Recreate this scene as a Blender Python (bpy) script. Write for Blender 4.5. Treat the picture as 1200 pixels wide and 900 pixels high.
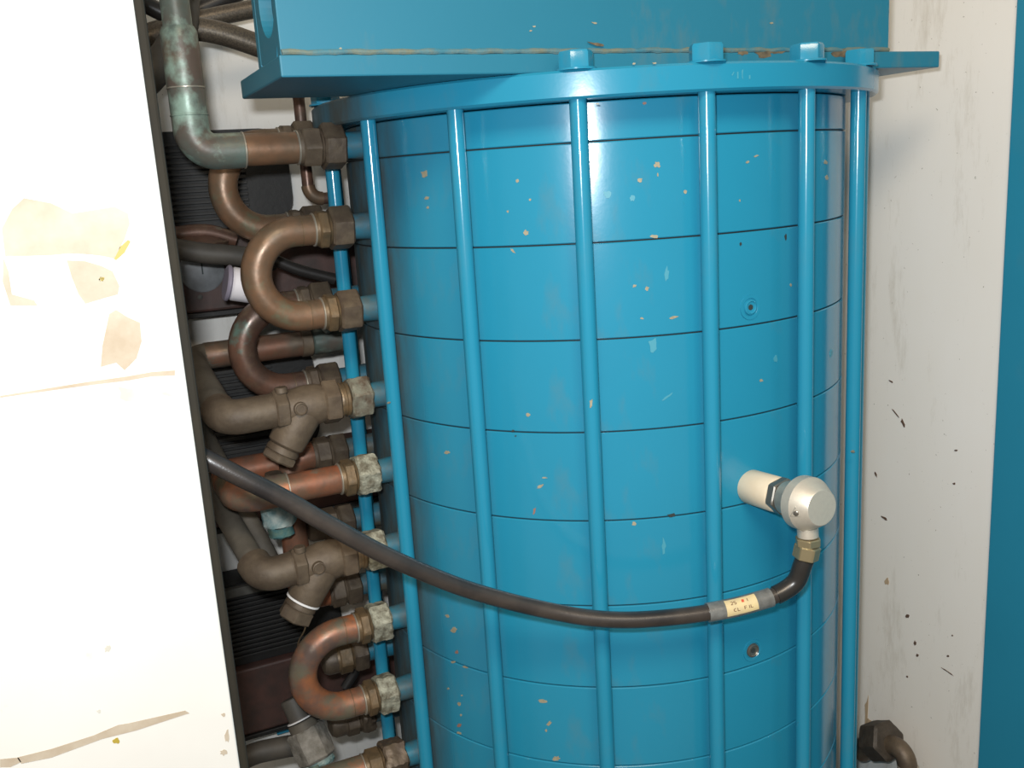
import bpy, math, random
from math import sin, cos, pi, radians, sqrt, atan2, hypot
from mathutils import Vector, Matrix, noise
random.seed(7)
S = bpy.context.scene
C = S.collection
for o in list(bpy.data.objects): bpy.data.objects.remove(o)

# ---------------------------------------------------------------- camera
# scene frame: the round vessel stands on the origin, x runs along the beam, y to the back wall
CAM = Vector((-0.50551, -0.87847, 1.30))
FPX = 1108.85; PITCH = 0.2181; ROLL = 0.0627; YAW = radians(24.5)
fx = Vector((cos(YAW), -sin(YAW), 0)); fy = Vector((sin(YAW), cos(YAW), 0)); fz = Vector((0, 0, 1))
Uv = fy * sin(PITCH) + fz * cos(PITCH); Fv = fy * cos(PITCH) - fz * sin(PITCH)
Rt = fx * cos(ROLL) - Uv * sin(ROLL); Up = fx * sin(ROLL) + Uv * cos(ROLL)
cam_d = bpy.data.cameras.new('camera'); cam = bpy.data.objects.new('camera', cam_d); C.objects.link(cam)
cam.matrix_world = Matrix(((Rt.x, Up.x, -Fv.x, CAM.x), (Rt.y, Up.y, -Fv.y, CAM.y), (Rt.z, Up.z, -Fv.z, CAM.z), (0, 0, 0, 1)))
cam_d.sensor_width = 36; cam_d.lens = 36 * FPX / 1200; cam_d.clip_start = 0.01
S.camera = cam
# ---------------------------------------------------------------- world and lights
w = bpy.data.worlds.new('world'); S.world = w; w.use_nodes = True
w.node_tree.nodes['Background'].inputs[0].default_value = (1.0, 0.93, 0.84, 1)
w.node_tree.nodes['Background'].inputs[1].default_value = 0.27
def lamp(name, kind, loc, target, energy, color, **kw):
    d = bpy.data.lights.new(name, kind); o = bpy.data.objects.new(name, d); C.objects.link(o)
    d.energy = energy; d.color = color
    for k, v in kw.items(): setattr(d, k, v)
    o.location = loc
    o.rotation_euler = (Vector(target) - Vector(loc)).to_track_quat('-Z', 'Y').to_euler()
    return o
flash_at = CAM + Rt * -0.024 + Up * 0.038
lamp('camera_flash', 'AREA', flash_at, flash_at + Fv, 6.6, (0.93, 0.97, 1.0), shape='RECTANGLE', size=0.03, size_y=0.018)
lamp('ceiling_lamp', 'AREA', (-0.75, -1.7, 2.5), (0.3, -0.1, 1.1), 38, (1.0, 0.83, 0.62), shape='RECTANGLE', size=1.1, size_y=0.5)
S.view_settings.view_transform = 'Standard'; S.view_settings.look = 'None'
S.view_settings.gamma = 1; S.view_settings.use_curve_mapping = False
S.view_settings.exposure = 0.0

# ---------------------------------------------------------------- geometry helpers
def ray(px, py):
    return Fv + Rt * ((px - 600) / FPX) + Up * ((450 - py) / FPX)
def atV(px, py, V):                      # point on the plane y = V seen at a photograph pixel
    r = ray(px, py); return CAM + r * ((V - CAM.y) / r.y)
def atU(px, py, U):
    r = ray(px, py); return CAM + r * ((U - CAM.x) / r.x)
def atD(px, py, D):                      # point at distance D along the viewing axis
    r = ray(px, py); return CAM + r * (D / r.dot(fy))
def atR(px, py, R):                      # point on the upright cylinder of radius R round the origin
    r = ray(px, py); a = r.x**2 + r.y**2; b = 2 * (CAM.x * r.x + CAM.y * r.y); c = CAM.x**2 + CAM.y**2 - R * R
    d = b * b - 4 * a * c
    return CAM + r * ((-b - sqrt(max(d, 0))) / (2 * a))
class MB:
    def __init__(s): s.v = []; s.f = []
    def add(s, vs, fs):
        n = len(s.v); s.v += [Vector(v) for v in vs]; s.f += [[i + n for i in f] for f in fs]; return s
    def box(s, a, b):
        x0, y0, z0 = a; x1, y1, z1 = b
        return s.add([(x0,y0,z0),(x1,y0,z0),(x1,y1,z0),(x0,y1,z0),(x0,y0,z1),(x1,y0,z1),(x1,y1,z1),(x0,y1,z1)],
                     [(0,3,2,1),(4,5,6,7),(0,1,5,4),(1,2,6,5),(2,3,7,6),(3,0,4,7)])
    def lathe(s, p, ax, prof, n=24, hexa=False, rnd=0.0, cap=True, phase=0.0, sd=0):
        ax = Vector(ax).normalized(); p = Vector(p)
        t = ax.orthogonal().normalized()
        if abs(ax.z) < 0.9: t = (Vector((0, 0, 1)) - ax * ax.z).normalized()
        b = ax.cross(t)
        vs = []; fs = []
        for (h, r) in prof:
            for k in range(n):
                a = 2 * pi * k / n
                rr = r
                if hexa:
                    m = ((a + phase) % (pi / 3)) - pi / 6
                    rr = min(r / cos(m), r * 1.13)
                q = p + ax * h + (t * cos(a) + b * sin(a)) * rr
                if rnd: q = q + noise.noise_vector(q * 160 + Vector((sd, 0, 0))) * rnd + noise.noise_vector(q * 420) * rnd * .5
                vs.append(q)
        m = len(prof)
        for i in range(m - 1):
            for k in range(n):
                k2 = (k + 1) % n
                fs.append((i*n + k, i*n + k2, (i+1)*n + k2, (i+1)*n + k))
        if cap:
            fs.append(tuple(range(n))[::-1]); fs.append(tuple((m-1)*n + k for k in range(n)))
        return s.add(vs, fs)
    def cyl(s, a, b, r, n=24, bev=0.0, hexa=False, rnd=0.0, phase=0.0, sd=0, segs=1):
        a = Vector(a); b = Vector(b); L = (b - a).length
        e = bev if bev else 0
        pr = [(0, r - e), (e, r)] if e else [(0, r)]
        for i in range(1, segs): pr.append((e + (L - 2*e) * i / segs, r))
        pr += [(L - e, r), (L, r - e)] if e else [(L, r)]
        return s.lathe(a, b - a, pr, n, hexa, rnd, True, phase, sd)
    def sweep(s, pts, r, n=18, cap=True):
        pts = [Vector(p) for p in pts]; m = len(pts)
        T = []
        for i in range(m):
            d = pts[min(i+1, m-1)] - pts[max(i-1, 0)]; T.append(d.normalized())
        nrm = T[0].orthogonal().normalized(); vs = []; fs = []
        for i in range(m):
            nrm = (nrm - T[i] * nrm.dot(T[i])).normalized(); b = T[i].cross(nrm)
            rr = r[i] if isinstance(r, (list, tuple)) else r
            for k in range(n):
                a = 2*pi*k/n; vs.append(pts[i] + (nrm*cos(a) + b*sin(a)) * rr)
        for i in range(m-1):
            for k in range(n):
                k2 = (k+1) % n; fs.append((i*n+k, i*n+k2, (i+1)*n+k2, (i+1)*n+k))
        if cap: fs.append(tuple(range(n))[::-1]); fs.append(tuple((m-1)*n+k for k in range(n)))
        return s.add(vs, fs)
def bent(corners, rad, seg=10):          # corners joined by straight runs and round bends
    P = [Vector(p) for p in corners]; out = [P[0]]
    for i in range(1, len(P)-1):
        r = rad[i-1] if isinstance(rad, (list, tuple)) else rad
        d0 = (P[i-1]-P[i]).normalized(); d1 = (P[i+1]-P[i]).normalized()
        ang = d0.angle(d1); 
        if ang > 3.1: out.append(P[i]); continue
        L = min(r / math.tan(ang/2), (P[i-1]-P[i]).length*.49 if i > 1 else (P[i-1]-P[i]).length*.98, (P[i+1]-P[i]).length*(.49 if i < len(P)-2 else .98))
        rr = L * math.tan(ang/2)
        c = P[i] + (d0+d1).normalized() * (rr / sin(ang/2))
        a = P[i] + d0*L - c; b = P[i] + d1*L - c; tot = a.angle(b); ax = a.cross(b).normalized()
        for k in range(seg+1): out.append(c + Matrix.Rotation(tot*k/seg, 3, ax) @ a)
    out.append(P[-1]); return out
def spline(P, n=8):                      # Catmull-Rom through points
    P = [Vector(p) for p in P]; Q = [P[0]*2-P[1]] + P + [P[-1]*2-P[-2]]; out = []
    for i in range(1, len(Q)-2):
        for k in range(n):
            t = k/n; a, b, c, d = Q[i-1], Q[i], Q[i+1], Q[i+2]
            out.append(0.5*((2*b) + (c-a)*t + (2*a-5*b+4*c-d)*t*t + (3*b-a-3*c+d)*t**3))
    out.append(P[-1]); return out
def obj(name, mb, mat, parent=None, smooth=35, kind=None, bevel=0):
    base = parent.matrix_world.translation if parent else Vector((0, 0, 0))
    if parent:
        base = Vector(parent['_b'])
    me = bpy.data.meshes.new(name); me.from_pydata([v - base for v in mb.v], [], mb.f); me.validate()
    me.materials.append(mat)
    if smooth:
        me.polygons.foreach_set('use_smooth', [True]*len(me.polygons)); me.set_sharp_from_angle(angle=radians(smooth))
    o = bpy.data.objects.new(name, me); C.objects.link(o)
    o['_b'] = list(base)
    if parent: o.parent = parent
    if kind: o['kind'] = kind
    if bevel:
        m = o.modifiers.new('bevel', 'BEVEL'); m.width = bevel; m.segments = 2; m.limit_method = 'ANGLE'
    return o
def sub(name, mb, mat, parent, **kw):    # sub-part: parent already sits at its thing's base
    o = obj(name, mb, mat, parent, **kw); return o
def thing(name, label, cat, loc, group=None):
    o = bpy.data.objects.new(name, None); C.objects.link(o); o.location = loc; o['_b'] = list(loc)
    o.empty_display_size = .02
    o['label'] = label; o['category'] = cat
    if group: o['group'] = group
    return o
def tag(o, label, cat, group=None):
    o['label'] = label; o['category'] = cat
    if group: o['group'] = group
    return o
def struct(name, mb, mat, **kw):
    o = obj(name, mb, mat, None, **kw); o['kind'] = 'structure'; return o
def copy_tree(o, loc=None, parent=None):
    c = o.copy(); C.objects.link(c)
    if loc is not None: c.location = loc
    if parent: c.parent = parent
    for ch in o.children: copy_tree(ch, None, c)
    return c

# ---------------------------------------------------------------- materials
class Mat:
    def __init__(s, name, rough=.5, metal=0, coat=0):
        s.m = bpy.data.materials.new(name); s.m.use_nodes = True; s.t = s.m.node_tree; s.b = s.t.nodes['Principled BSDF']
        s.b.inputs['Roughness'].default_value = rough; s.b.inputs['Metallic'].default_value = metal
        s.b.inputs['Coat Weight'].default_value = coat; s.b.inputs['Coat Roughness'].default_value = .12
        s.co = s.t.nodes.new('ShaderNodeTexCoord')
    def n(s, ty, **kw):
        x = s.t.nodes.new(ty)
        for k, v in kw.items(): setattr(x, k, v)
        return x
    def L(s, a, b): s.t.links.new(a, b)
    def noise(s, scale, detail=4, stretch=(1, 1, 1), rough=.6, off=(0, 0, 0)):
        mp = s.n('ShaderNodeMapping'); mp.inputs['Scale'].default_value = stretch; mp.inputs['Location'].default_value = off
        s.L(s.co.outputs['Object'], mp.inputs[0])
        x = s.n('ShaderNodeTexNoise'); x.inputs['Scale'].default_value = scale; x.inputs['Detail'].default_value = detail
        x.inputs['Roughness'].default_value = rough; s.L(mp.outputs[0], x.inputs['Vector']); return x.outputs['Fac']
    def ramp(s, fac, a, b, lo=0., hi=1.):
        r = s.n('ShaderNodeMapRange'); r.inputs[1].default_value = a; r.inputs[2].default_value = b
        r.inputs[3].default_value = lo; r.inputs[4].default_value = hi; s.L(fac, r.inputs[0]); return r.outputs[0]
    def mix(s, fac, a, b):
        x = s.n('ShaderNodeMix', data_type='RGBA')
        if isinstance(fac, float): x.inputs['Factor'].default_value = fac
        else: s.L(fac, x.inputs['Factor'])
        for v, i in ((a, 'A'), (b, 'B')):
            k = [q for q in x.inputs if q.name == i and q.type == 'RGBA'][0]
            if isinstance(v, tuple): k.default_value = (*v, 1)
            else: s.L(v, k)
        return [q for q in x.outputs if q.type == 'RGBA'][0]
    def math(s, op, a, b):
        x = s.n('ShaderNodeMath', operation=op)
        for i, v in enumerate((a, b)):
            if isinstance(v, (int, float)): x.inputs[i].default_value = v
            else: s.L(v, x.inputs[i])
        return x.outputs[0]
    def col(s, c):
        if isinstance(c, tuple): s.b.inputs['Base Color'].default_value = (*c, 1)
        else: s.L(c, s.b.inputs['Base Color'])
        return s
    def rough(s, f): s.L(f, s.b.inputs['Roughness']); return s
    def bump(s, h, dist, strength=.6):
        x = s.n('ShaderNodeBump'); x.inputs['Strength'].default_value = strength; x.inputs['Distance'].default_value = dist
        s.L(h, x.inputs['Height']); s.L(x.outputs[0], s.b.inputs['Normal']); return s
def lin(r, g, b):
    f = lambda c: (c/255/12.92) if c/255 <= .04045 else ((c/255+.055)/1.055)**2.4
    return (f(r), f(g), f(b))
TEAL = (0.0155, 0.200, 0.322)
def teal(name, dirt=.25, rough=.20, side=False, base=TEAL, lims=(-.231, -.243)):
    m = Mat(name, rough, 0, .0)
    n1 = m.noise(5, 5); n2 = m.noise(45, 6, (1, 1, .4))
    c = m.mix(m.ramp(n1, .3, .7), base, tuple(v*1.07 for v in base))
    d = m.ramp(m.math('MULTIPLY', n1, n2), .30, .42, 0, dirt)
    c = m.mix(d, c, (.12, .15, .13))
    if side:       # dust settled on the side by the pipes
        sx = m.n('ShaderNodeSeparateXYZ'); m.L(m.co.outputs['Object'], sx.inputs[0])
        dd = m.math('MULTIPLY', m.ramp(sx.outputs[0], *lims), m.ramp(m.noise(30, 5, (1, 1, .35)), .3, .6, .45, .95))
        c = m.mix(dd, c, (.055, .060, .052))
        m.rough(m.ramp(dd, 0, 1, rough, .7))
    m.col(c); m.bump(m.noise(160, 2), .0003, .12)
    return m.m
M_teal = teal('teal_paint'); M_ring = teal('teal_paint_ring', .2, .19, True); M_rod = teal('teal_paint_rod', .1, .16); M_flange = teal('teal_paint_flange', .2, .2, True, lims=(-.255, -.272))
M_beam = teal('teal_paint_beam_dimmed', .35, .42, base=(.016, .142, .218))  # teal base darkened on the beam to stand in for weaker flash light
def simple(name, c, rough=.5, metal=0, c2=None, sc=60, bump=0, stretch=(1, 1, 1), coat=0):
    m = Mat(name, rough, metal, coat)
    if c2: m.col(m.mix(m.ramp(m.noise(sc, 5, stretch), .35, .65), c, c2))
    else: m.col(c)
    if bump: m.bump(m.noise(sc*3, 4), bump, .7)
    return m.m
def copper(name, base=(.34, .13, .065), brown=(.13, .075, .05), green=(.10, .20, .17), gamt=(.62, .75), bamt=(.35, .65), metal=.35, off=0):
    m = Mat(name, .38, metal)
    c = m.mix(m.ramp(m.noise(22, 5, off=(off, 0, 0)), *bamt), base, brown)
    c = m.mix(m.ramp(m.noise(55, 5, off=(off, 5, 0)), .55, .7, 0, .6), c, (.15, .11, .07))
    c = m.mix(m.ramp(m.noise(28, 6, off=(0, off, 3)), *gamt), c, green)
    m.col(c); m.rough(m.ramp(m.noise(40, 3), .3, .7, .28, .55)); m.bump(m.noise(120, 4), .0006, .35)
    return m.m
M_cu = copper('oxidised_copper', (.25, .125, .065), (.12, .085, .055), (.13, .155, .10), gamt=(.58, .72), bamt=(.3, .6))
M_cu_red = copper('reddish_copper', (.30, .105, .052), (.16, .085, .055), bamt=(.42, .62), off=4)
M_cu_patch = copper('patchy_copper', (.38, .14, .06), (.13, .09, .075), (.15, .14, .10), gamt=(.47, .6), bamt=(.36, .58), off=9)
M_cu_dark = copper('dull_dark_copper', (.17, .08, .05), (.08, .05, .038), bamt=(.3, .6), off=2)
M_pat = copper('green_patina_copper', (.09, .12, .105), (.10, .075, .06), (.25, .36, .30), gamt=(.48, .64), bamt=(.4, .62), metal=.15, off=6)
M_dust = simple('dusty_brass', (.076, .054, .036), .6, .15, (.130, .097, .064), 45, .0008)
M_dust2 = simple('dusty_grey_pipe', (.070, .060, .046), .7, .0, (.115, .10, .078), 30, .0006)
M_nut = simple('brown_union_nut', (.075, .055, .040), .5, .3, (.12, .092, .062), 70, .0006)
M_brass = simple('brass_adapter', (.165, .11, .058), .42, .35, (.10, .075, .045), 80, .0004)
M_corr = simple('corroded_union_nut', (.36, .37, .30), .6, .2, (.11, .10, .07), 130, .0016)
M_corr2 = simple('part_corroded_nut', (.09, .065, .045), .55, .2, (.24, .25, .20), 70, .0012)
M_white_corr = simple('verdigris_crust', (.42, .46, .42), .85, 0, (.04, .16, .18), 55, .002)
M_solder = simple('solder', (.40, .37, .31), .35, .6)
M_steel = simple('brushed_steel', (.50, .47, .40), .42, .75, (.42, .40, .35), 200)
M_head = simple('satin_cast_metal', (.56, .52, .44), .42, .5, (.52, .48, .41), 300, .00008)
M_darksteel = simple('dark_steel', (.20, .185, .16), .3, .7)
M_brassnut = simple('yellowed_steel_nut', (.36, .30, .18), .32, .7)
M_nylon = simple('ivory_plastic', (.72, .62, .47), .45, 0, (.66, .54, .38), 35)
M_black = simple('black_plastic', (.004, .004, .004), .6, 0, (.009, .0085, .008), 50, .0005)
M_rib = simple('black_ribs', (.006, .006, .006), .6, 0, (.012, .011, .010), 40)
M_brown = simple('dark_red_brown_housing', (.075, .033, .026), .6, 0, (.04, .024, .02), 30, .0006)
M_greybar = simple('dusty_grey_bar', (.09, .085, .075), .7, 0, (.05, .047, .04), 40)
M_ptfe = simple('white_tape', (.75, .74, .74), .6)
M_whitecap = simple('white_plastic', (.72, .70, .74), .5)
M_dial = simple('dial_glass', (.17, .18, .19), .35, 0, (.11, .115, .12), 60)
M_stub = simple('dusty_teal_stub', (.016, .15, .23), .4, 0, (.085, .080, .062), 28, .0005)
M_dark = simple('dark_joint_core', (.012, .014, .014), .8)  # near-black core that shows in the gaps between the rings
M_chip = simple('bare_primer', (.30, .28, .20), .6, 0, (.24, .21, .14), 300)
M_chip_pale = simple('scuff', (.05, .26, .35), .5)
M_chip_red = simple('red_primer', (.25, .13, .10), .6)
M_smudge = simple('black_smudge', (.02, .03, .03), .7)
M_weld = simple('dusty_weld', (.13, .15, .115), .8, 0, (.035, .15, .20), 70, .001)
M_label = simple('cream_label', (.60, .48, .25), .6, 0, (.50, .41, .24), 90)
M_ink = simple('label_ink', (.16, .09, .05), .7); M_inkred = simple('label_red_ink', (.5, .07, .03), .7)
# hose: rubber with a fine wire spiral showing through
def hose_mat():
    m = Mat('clear_sheathed_hose', .33, 0, .2)
    m.col(m.mix(m.ramp(m.noise(25, 4), .35, .65), (.016, .014, .014), (.040, .032, .027)))
    m.bump(m.noise(900, 1), .0003, .3); m.b.inputs['Coat Roughness'].default_value = .22
    return m.m
M_hose = hose_mat()
M_sleeve = simple('clear_shrink_sleeve', (.15, .155, .15), .28, 0, (.10, .10, .095), 120, .0003, coat=.4)
M_rubber = simple('grey_rubber', (.075, .066, .054), .6, 0, (.045, .04, .034), 30)
M_cable = simple('black_cable', (.02, .018, .017), .4)
def braid_mat():
    m = Mat('braided_hose', .4, .5)
    m.col(m.mix(m.ramp(m.noise(600, 2), .4, .6), (.14, .115, .085), (.085, .07, .055))); m.bump(m.noise(900, 1), .0003, .4); return m.m
M_braid = braid_mat()
def wall_mat(k):
    m = Mat('white_painted_wall', .55)
    c = m.mix(m.ramp(m.noise(3, 5, (1, 1, .4)), .35, .7), (.60*k, .59*k, .57*k), (.56*k, .54*k, .50*k))
    c = m.mix(m.ramp(m.noise(14, 8, (1, 1, .22), .75), .53, .72, 0, .55), c, (.34, .29, .21))
    c = m.mix(m.ramp(m.noise(220, 3), .71, .76, 0, .7), c, (.12, .09, .06))
    return m.col(c).m
M_wall = wall_mat(1.25)
M_wall2 = wall_mat(1.30)
M_wallscuff = simple('brown_speck', (.10, .06, .04), .8); M_tan = simple('tan_rust_run', (.42, .32, .21), .8)
def panel_mat():
    m = Mat('white_enamel_panel', .5)
    c = m.mix(m.ramp(m.noise(7, 4), .4, .7), (.64, .63, .60), (.60, .59, .56))
    c = m.mix(m.ramp(m.noise(60, 6), .66, .76, 0, .3), c, (.44, .38, .28))
    return m.col(c).m
M_panel = panel_mat()
M_trim = simple('olive_edge_strip', (.014, .0105, .004), .85, 0, (.009, .007, .003), 25)
M_res1 = simple('cream_tape_residue', (.35, .31, .235), .7, 0, (.46, .43, .35), 22)
M_res2 = simple('tan_tape_residue', (.36, .29, .21), .7, 0, (.44, .38, .30), 40)
M_res3 = simple('amber_glue', (.36, .27, .04), .5)
M_resl = simple('pale_flaking_paint', (.46, .44, .38), .7, 0, (.58, .57, .52), 30)
M_floor = simple('concrete_floor', (.30, .28, .25), .8, 0, (.22, .20, .18), 12, .002)
M_bluecab = teal('teal_cabinet_paint', .1, .5)

# ---------------------------------------------------------------- setting
WV = 0.29
struct('floor', MB().box((-1.6, -2.2, -.05), (1.6, .6, 0)), M_floor, smooth=0)
SU = 0.33; SE = -0.234
struct('wall_back', MB().box((-1.6, WV, 0), (SU, WV + .06, 2.6)), M_wall, smooth=0)
wr = struct('wall_right', MB().box((SU, SE, 0), (SU + .03, WV + .06, 2.6)), M_wall2, smooth=0)
tc = obj('teal_side_panel', MB().box((SU - .002, -1.3, .002), (SU + .03, SE - .001, 2.6)), M_bluecab, smooth=0, bevel=.001)
tag(tc, 'flat teal side panel at the right edge of the picture', 'panel')

# ---------------------------------------------------------------- irregular thin marks
def blob(cx, cy, rx, ry, rot=0, n=12, jag=.35, seed=0):
    rnd = random.Random(seed); out = []
    for k in range(n):
        a = 2*pi*k/n; q = 1 + rnd.uniform(-jag, jag)
        x, y = rx*q*cos(a), ry*q*sin(a); out.append((cx + x*cos(rot) - y*sin(rot), cy + x*sin(rot) + y*cos(rot)))
    return out
def marks(name, specs, proj, mat, parent, back):
    mb = MB()
    for i, sp in enumerate(specs):
        poly = sp if isinstance(sp, list) and isinstance(sp[0], tuple) else blob(*sp, seed=i*7+3)
        P = [proj(x, y) for x, y in poly]; n = len(P); Q = [p + back for p in P] if isinstance(back, Vector) else [p*1 for p in P]
        if not isinstance(back, Vector):
            Q = [Vector((p.x, p.y, 0)).normalized() * (hypot(p.x, p.y) - back) + Vector((0, 0, p.z)) for p in P]
        mb.add(P + Q, [tuple(range(n))] + [(i, (i+1) % n, (i+1) % n + n, i + n) for i in range(n)])
    o = obj(name, mb, mat, parent, smooth=0)
    if len(specs) > 1: o['kind'] = 'stuff'
    return o

# specks and rust runs on the wall
wp = lambda x, y: atU(x, y, SU - .0004)
BK = Vector((.0009, 0, 0))
marks('wall_speck', [(1058, 496, 1.6, 5, -.4), (1049, 484, .6, 7, -.7), (1036, 607, 4, 1.3, .6), (1026, 556, 1, 3, -.4), (1118, 567, 2, 1.2, 0), (1063, 722, 2.2, 2.4, 0), (1072, 754, 1.8, 3, 0), (1075, 768, 1.5, 1.6, 0), (1110, 787, 8, .5, .6), (1111, 769, 1.5, 1.2, 0), (1044, 447, 3, .9, .6), (1120, 528, 2, .8, 0), (1063, 793, 1.3, 1.2, 0), (1116, 745, 1, 1, 0)], wp, M_wallscuff, wr, BK)
marks('rust_run', [(1015, 838, 2, 20, .05), (1017, 850, 3, 9, .1), (1039, 681, 2.5, 4, 0)], wp, M_tan, wr, BK)

# ---------------------------------------------------------------- white panel at the left
PV = -0.2773; PU = -0.4505
pn = thing('cabinet_panel', 'white enamelled panel with tape residue, close by at the left edge', 'panel', (-.8, PV, 0))
obj('panel_sheet', MB().box((-1.15, PV, 0), (PU, PV + .018, 2.2)), M_panel, pn, smooth=0, bevel=.0012)
obj('edge_strip', MB().box((PU - .004, PV + .004, 0), (PU + .0062, PV + .022, 2.2)), M_trim, pn, smooth=0, bevel=.002)
pp = lambda x, y: atV(x, y, PV - .0004)
BP = Vector((0, .0007, 0))
marks('tape_residue', [[(2,268),(14,245),(28,232),(60,238),(85,250),(110,246),(134,242),(150,250),(152,262),(146,280),(134,303),(120,300),(104,298),(80,297),(60,299),(30,300),(6,300)],
    [(4,302),(10,318),(14,345),(40,352),(44,358),(12,358),(3,330)], [(78,305),(100,306),(120,312),(132,318),(140,335),(138,345),(120,350),(100,356),(92,345),(84,325)]], pp, M_res1, pn, BP)
marks('tape_residue', [[(128,368),(136,363),(150,372),(164,378),(166,400),(160,420),(146,434),(136,425),(118,430),(120,405)]], pp, M_res2, pn, BP)
marks('tape_residue', [[(25,895),(60,888),(120,866),(160,856),(215,838),(222,836),(217,833),(150,848),(138,850),(110,862),(60,878),(20,888)], [(0,890),(22,888),(25,893),(12,899),(0,899)], (266,862,2.5,7,0), (262,882,4,3,0), (262,838,3,2,0)], pp, M_res2, pn, BP)
marks('glue_spot', [[(133,303),(140,290),(150,281),(153,283),(146,296),(136,305)], (119,327,3,3,0), (136,868,4,3.2,0)], pp, M_res3, pn, BP)
marks('paint_crack', [[(205,434),(178,436),(150,441),(100,448),(50,456),(0,464),(0,466),(50,459),(100,452),(150,446),(178,441),(205,440)]], pp, M_res2, pn, BP)
marks('flaking_paint', [(150,462,14,8,.3), (196,462,6,2,.3), (82,420,3,3,0), (126,760,3,4,.6), (116,834,3,2,0)], pp, M_resl, pn, BP)

# ---------------------------------------------------------------- the round vessel
RB = 0.25; RR = 0.2677; Z1 = 1.3207; DZ = 0.0784; ZF = 1.3515; ZT = 1.3725
ves = thing('pressure_vessel', 'tall round teal vessel of stacked rings caged by thin vertical tie rods', 'vessel', (0, 0, 0.2))
def ringmesh(z0, z1, R=RB, Ri=.225, n=128, g=.0006, e=.0007):
    mb = MB(); pr = [(z0+g, Ri), (z0+g, R-e), (z0+g+e, R), (z1-g-e, R), (z1-g, R-e), (z1-g, Ri)]
    vs = []; fs = []
    for (z, r) in pr:
        for k in range(n): a = 2*pi*k/n; vs.append((r*cos(a), r*sin(a), z))
    m = len(pr)
    for i in range(m):
        j = (i+1) % m
        for k in range(n): k2 = (k+1) % n; fs.append((i*n+k, i*n+k2, j*n+k2, j*n+k))
    return mb.add(vs, fs)
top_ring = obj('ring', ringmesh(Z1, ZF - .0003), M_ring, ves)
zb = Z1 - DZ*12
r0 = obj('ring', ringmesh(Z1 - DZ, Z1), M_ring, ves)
rings = [r0]
for i in range(1, 12):
    c = r0.copy(); C.objects.link(c); c.parent = ves; c.location = (0, 0, -DZ*i); rings.append(c)
obj('core', MB().cyl((0, 0, zb+.001), (0, 0, ZF-.001), .2478, 96), M_dark, ves)
fl = MB(); fl.lathe((0, 0, ZF), (0, 0, 1), [(0, .2765), (.0018, .2785), (ZT-ZF-.0018, .2785), (ZT-ZF, .2765)], 160)
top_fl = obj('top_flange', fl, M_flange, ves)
obj('bottom_flange', MB().lathe((0, 0, zb-.022), (0, 0, 1), [(0, .277), (.002, .2785), (.020, .2785), (.0218, .277)], 128), M_teal, ves)
obj('pedestal', MB().lathe((0, 0, 0.0), (0, 0, 1), [(0, .24), (.01, .24), (.02, .20), (zb-.03, .20), (zb-.022, .22)], 64), M_teal, ves)
TH0 = radians(-74.165); DTH = radians(21.32)
def rodpos(k): t = TH0 + DTH*k; return Vector((RR*sin(t), -RR*cos(t), 0))
rod0 = obj('tie_rod', MB().cyl(Vector((RR, 0, zb-.001)), Vector((RR, 0, ZF+.0005)), .0067, 20, .0004), M_rod, ves)
p = Vector((RR, 0, ZT))
nb = MB(); nb.lathe(p, (0, 0, 1), [(0, .0155), (.0012, .0155), (.0016, .0150)], 28)
nut0 = sub('washer', nb, M_teal, rod0)
hb = MB(); hb.lathe(p + Vector((0, 0, .0016)), (0, 0, 1), [(0, .0118), (.0105, .0118), (.0124, .0108)], 36, hexa=True)
nut1 = sub('nut', hb, M_teal, rod0)
for ch in (nut0, nut1): ch.location = (0, 0, 0)
k0 = -4
for k in range(k0, 13):
    if k == k0: o = rod0
    else:
        o = rod0.copy(); C.objects.link(o); o.parent = ves
        for ch in (nut0, nut1):
            t = TH0 + DTH*k
            P0 = rodpos(k)
            if (P0.y > -.218 and P0.y < -.05 and -.37 < P0.x < .27) and k < 4: continue   # nuts hidden inside the beam plate bore
            c = ch.copy(); C.objects.link(c); c.parent = o
    t = TH0 + DTH*k
    o.rotation_euler = (0, 0, t - pi/2)
# blue port stubs in two columns on the pipe side
PZ = [1.334, 1.262, 1.186, 1.103, 1.027, .949, .873, .794, .718, .641, .563]
VA = -.0235; VB = .073
for V in (VA, VB):
    for i, z in enumerate(PZ):
        if V == VB and i == 0: z = 1.343 - .0035
        x0 = -sqrt((RB-.004)**2 - V*V)
        mb = MB().lathe((x0, V, z), (-1, 0, 0), [(0, .0125), (.006, .0125), (.022, .0115), (.034, .0115)], 24)
        obj('port_stub', mb, M_stub, ves)
# plugged measuring ports on the front
for (px, py) in ((879, 360), (882, 762)):
    c = atR(px, py, RB); d = Vector((c.x, c.y, 0)).normalized(); c0 = c - d*.0015
    mb = MB().lathe(c0, d, [(0, .0108), (.0022, .0104), (.0022, .0078), (.0008, .0066)], 28, cap=False)
    o = obj('port_plug', mb, M_teal, ves)
    mb = MB().lathe(c0, d, [(0.0004, .0070), (.0030, .0062), (.0034, .0052), (.0024, .0045), (.0018, .0001)], 24, cap=False)
    sub('plug_screw', mb, M_darksteel if py > 500 else M_teal, o)
    mb = MB().cyl(c0 + d*.0019, c0 + d*.0026, .0022, 12, 0, hexa=True); sub('hex_socket', mb, M_smudge, o)
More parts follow.
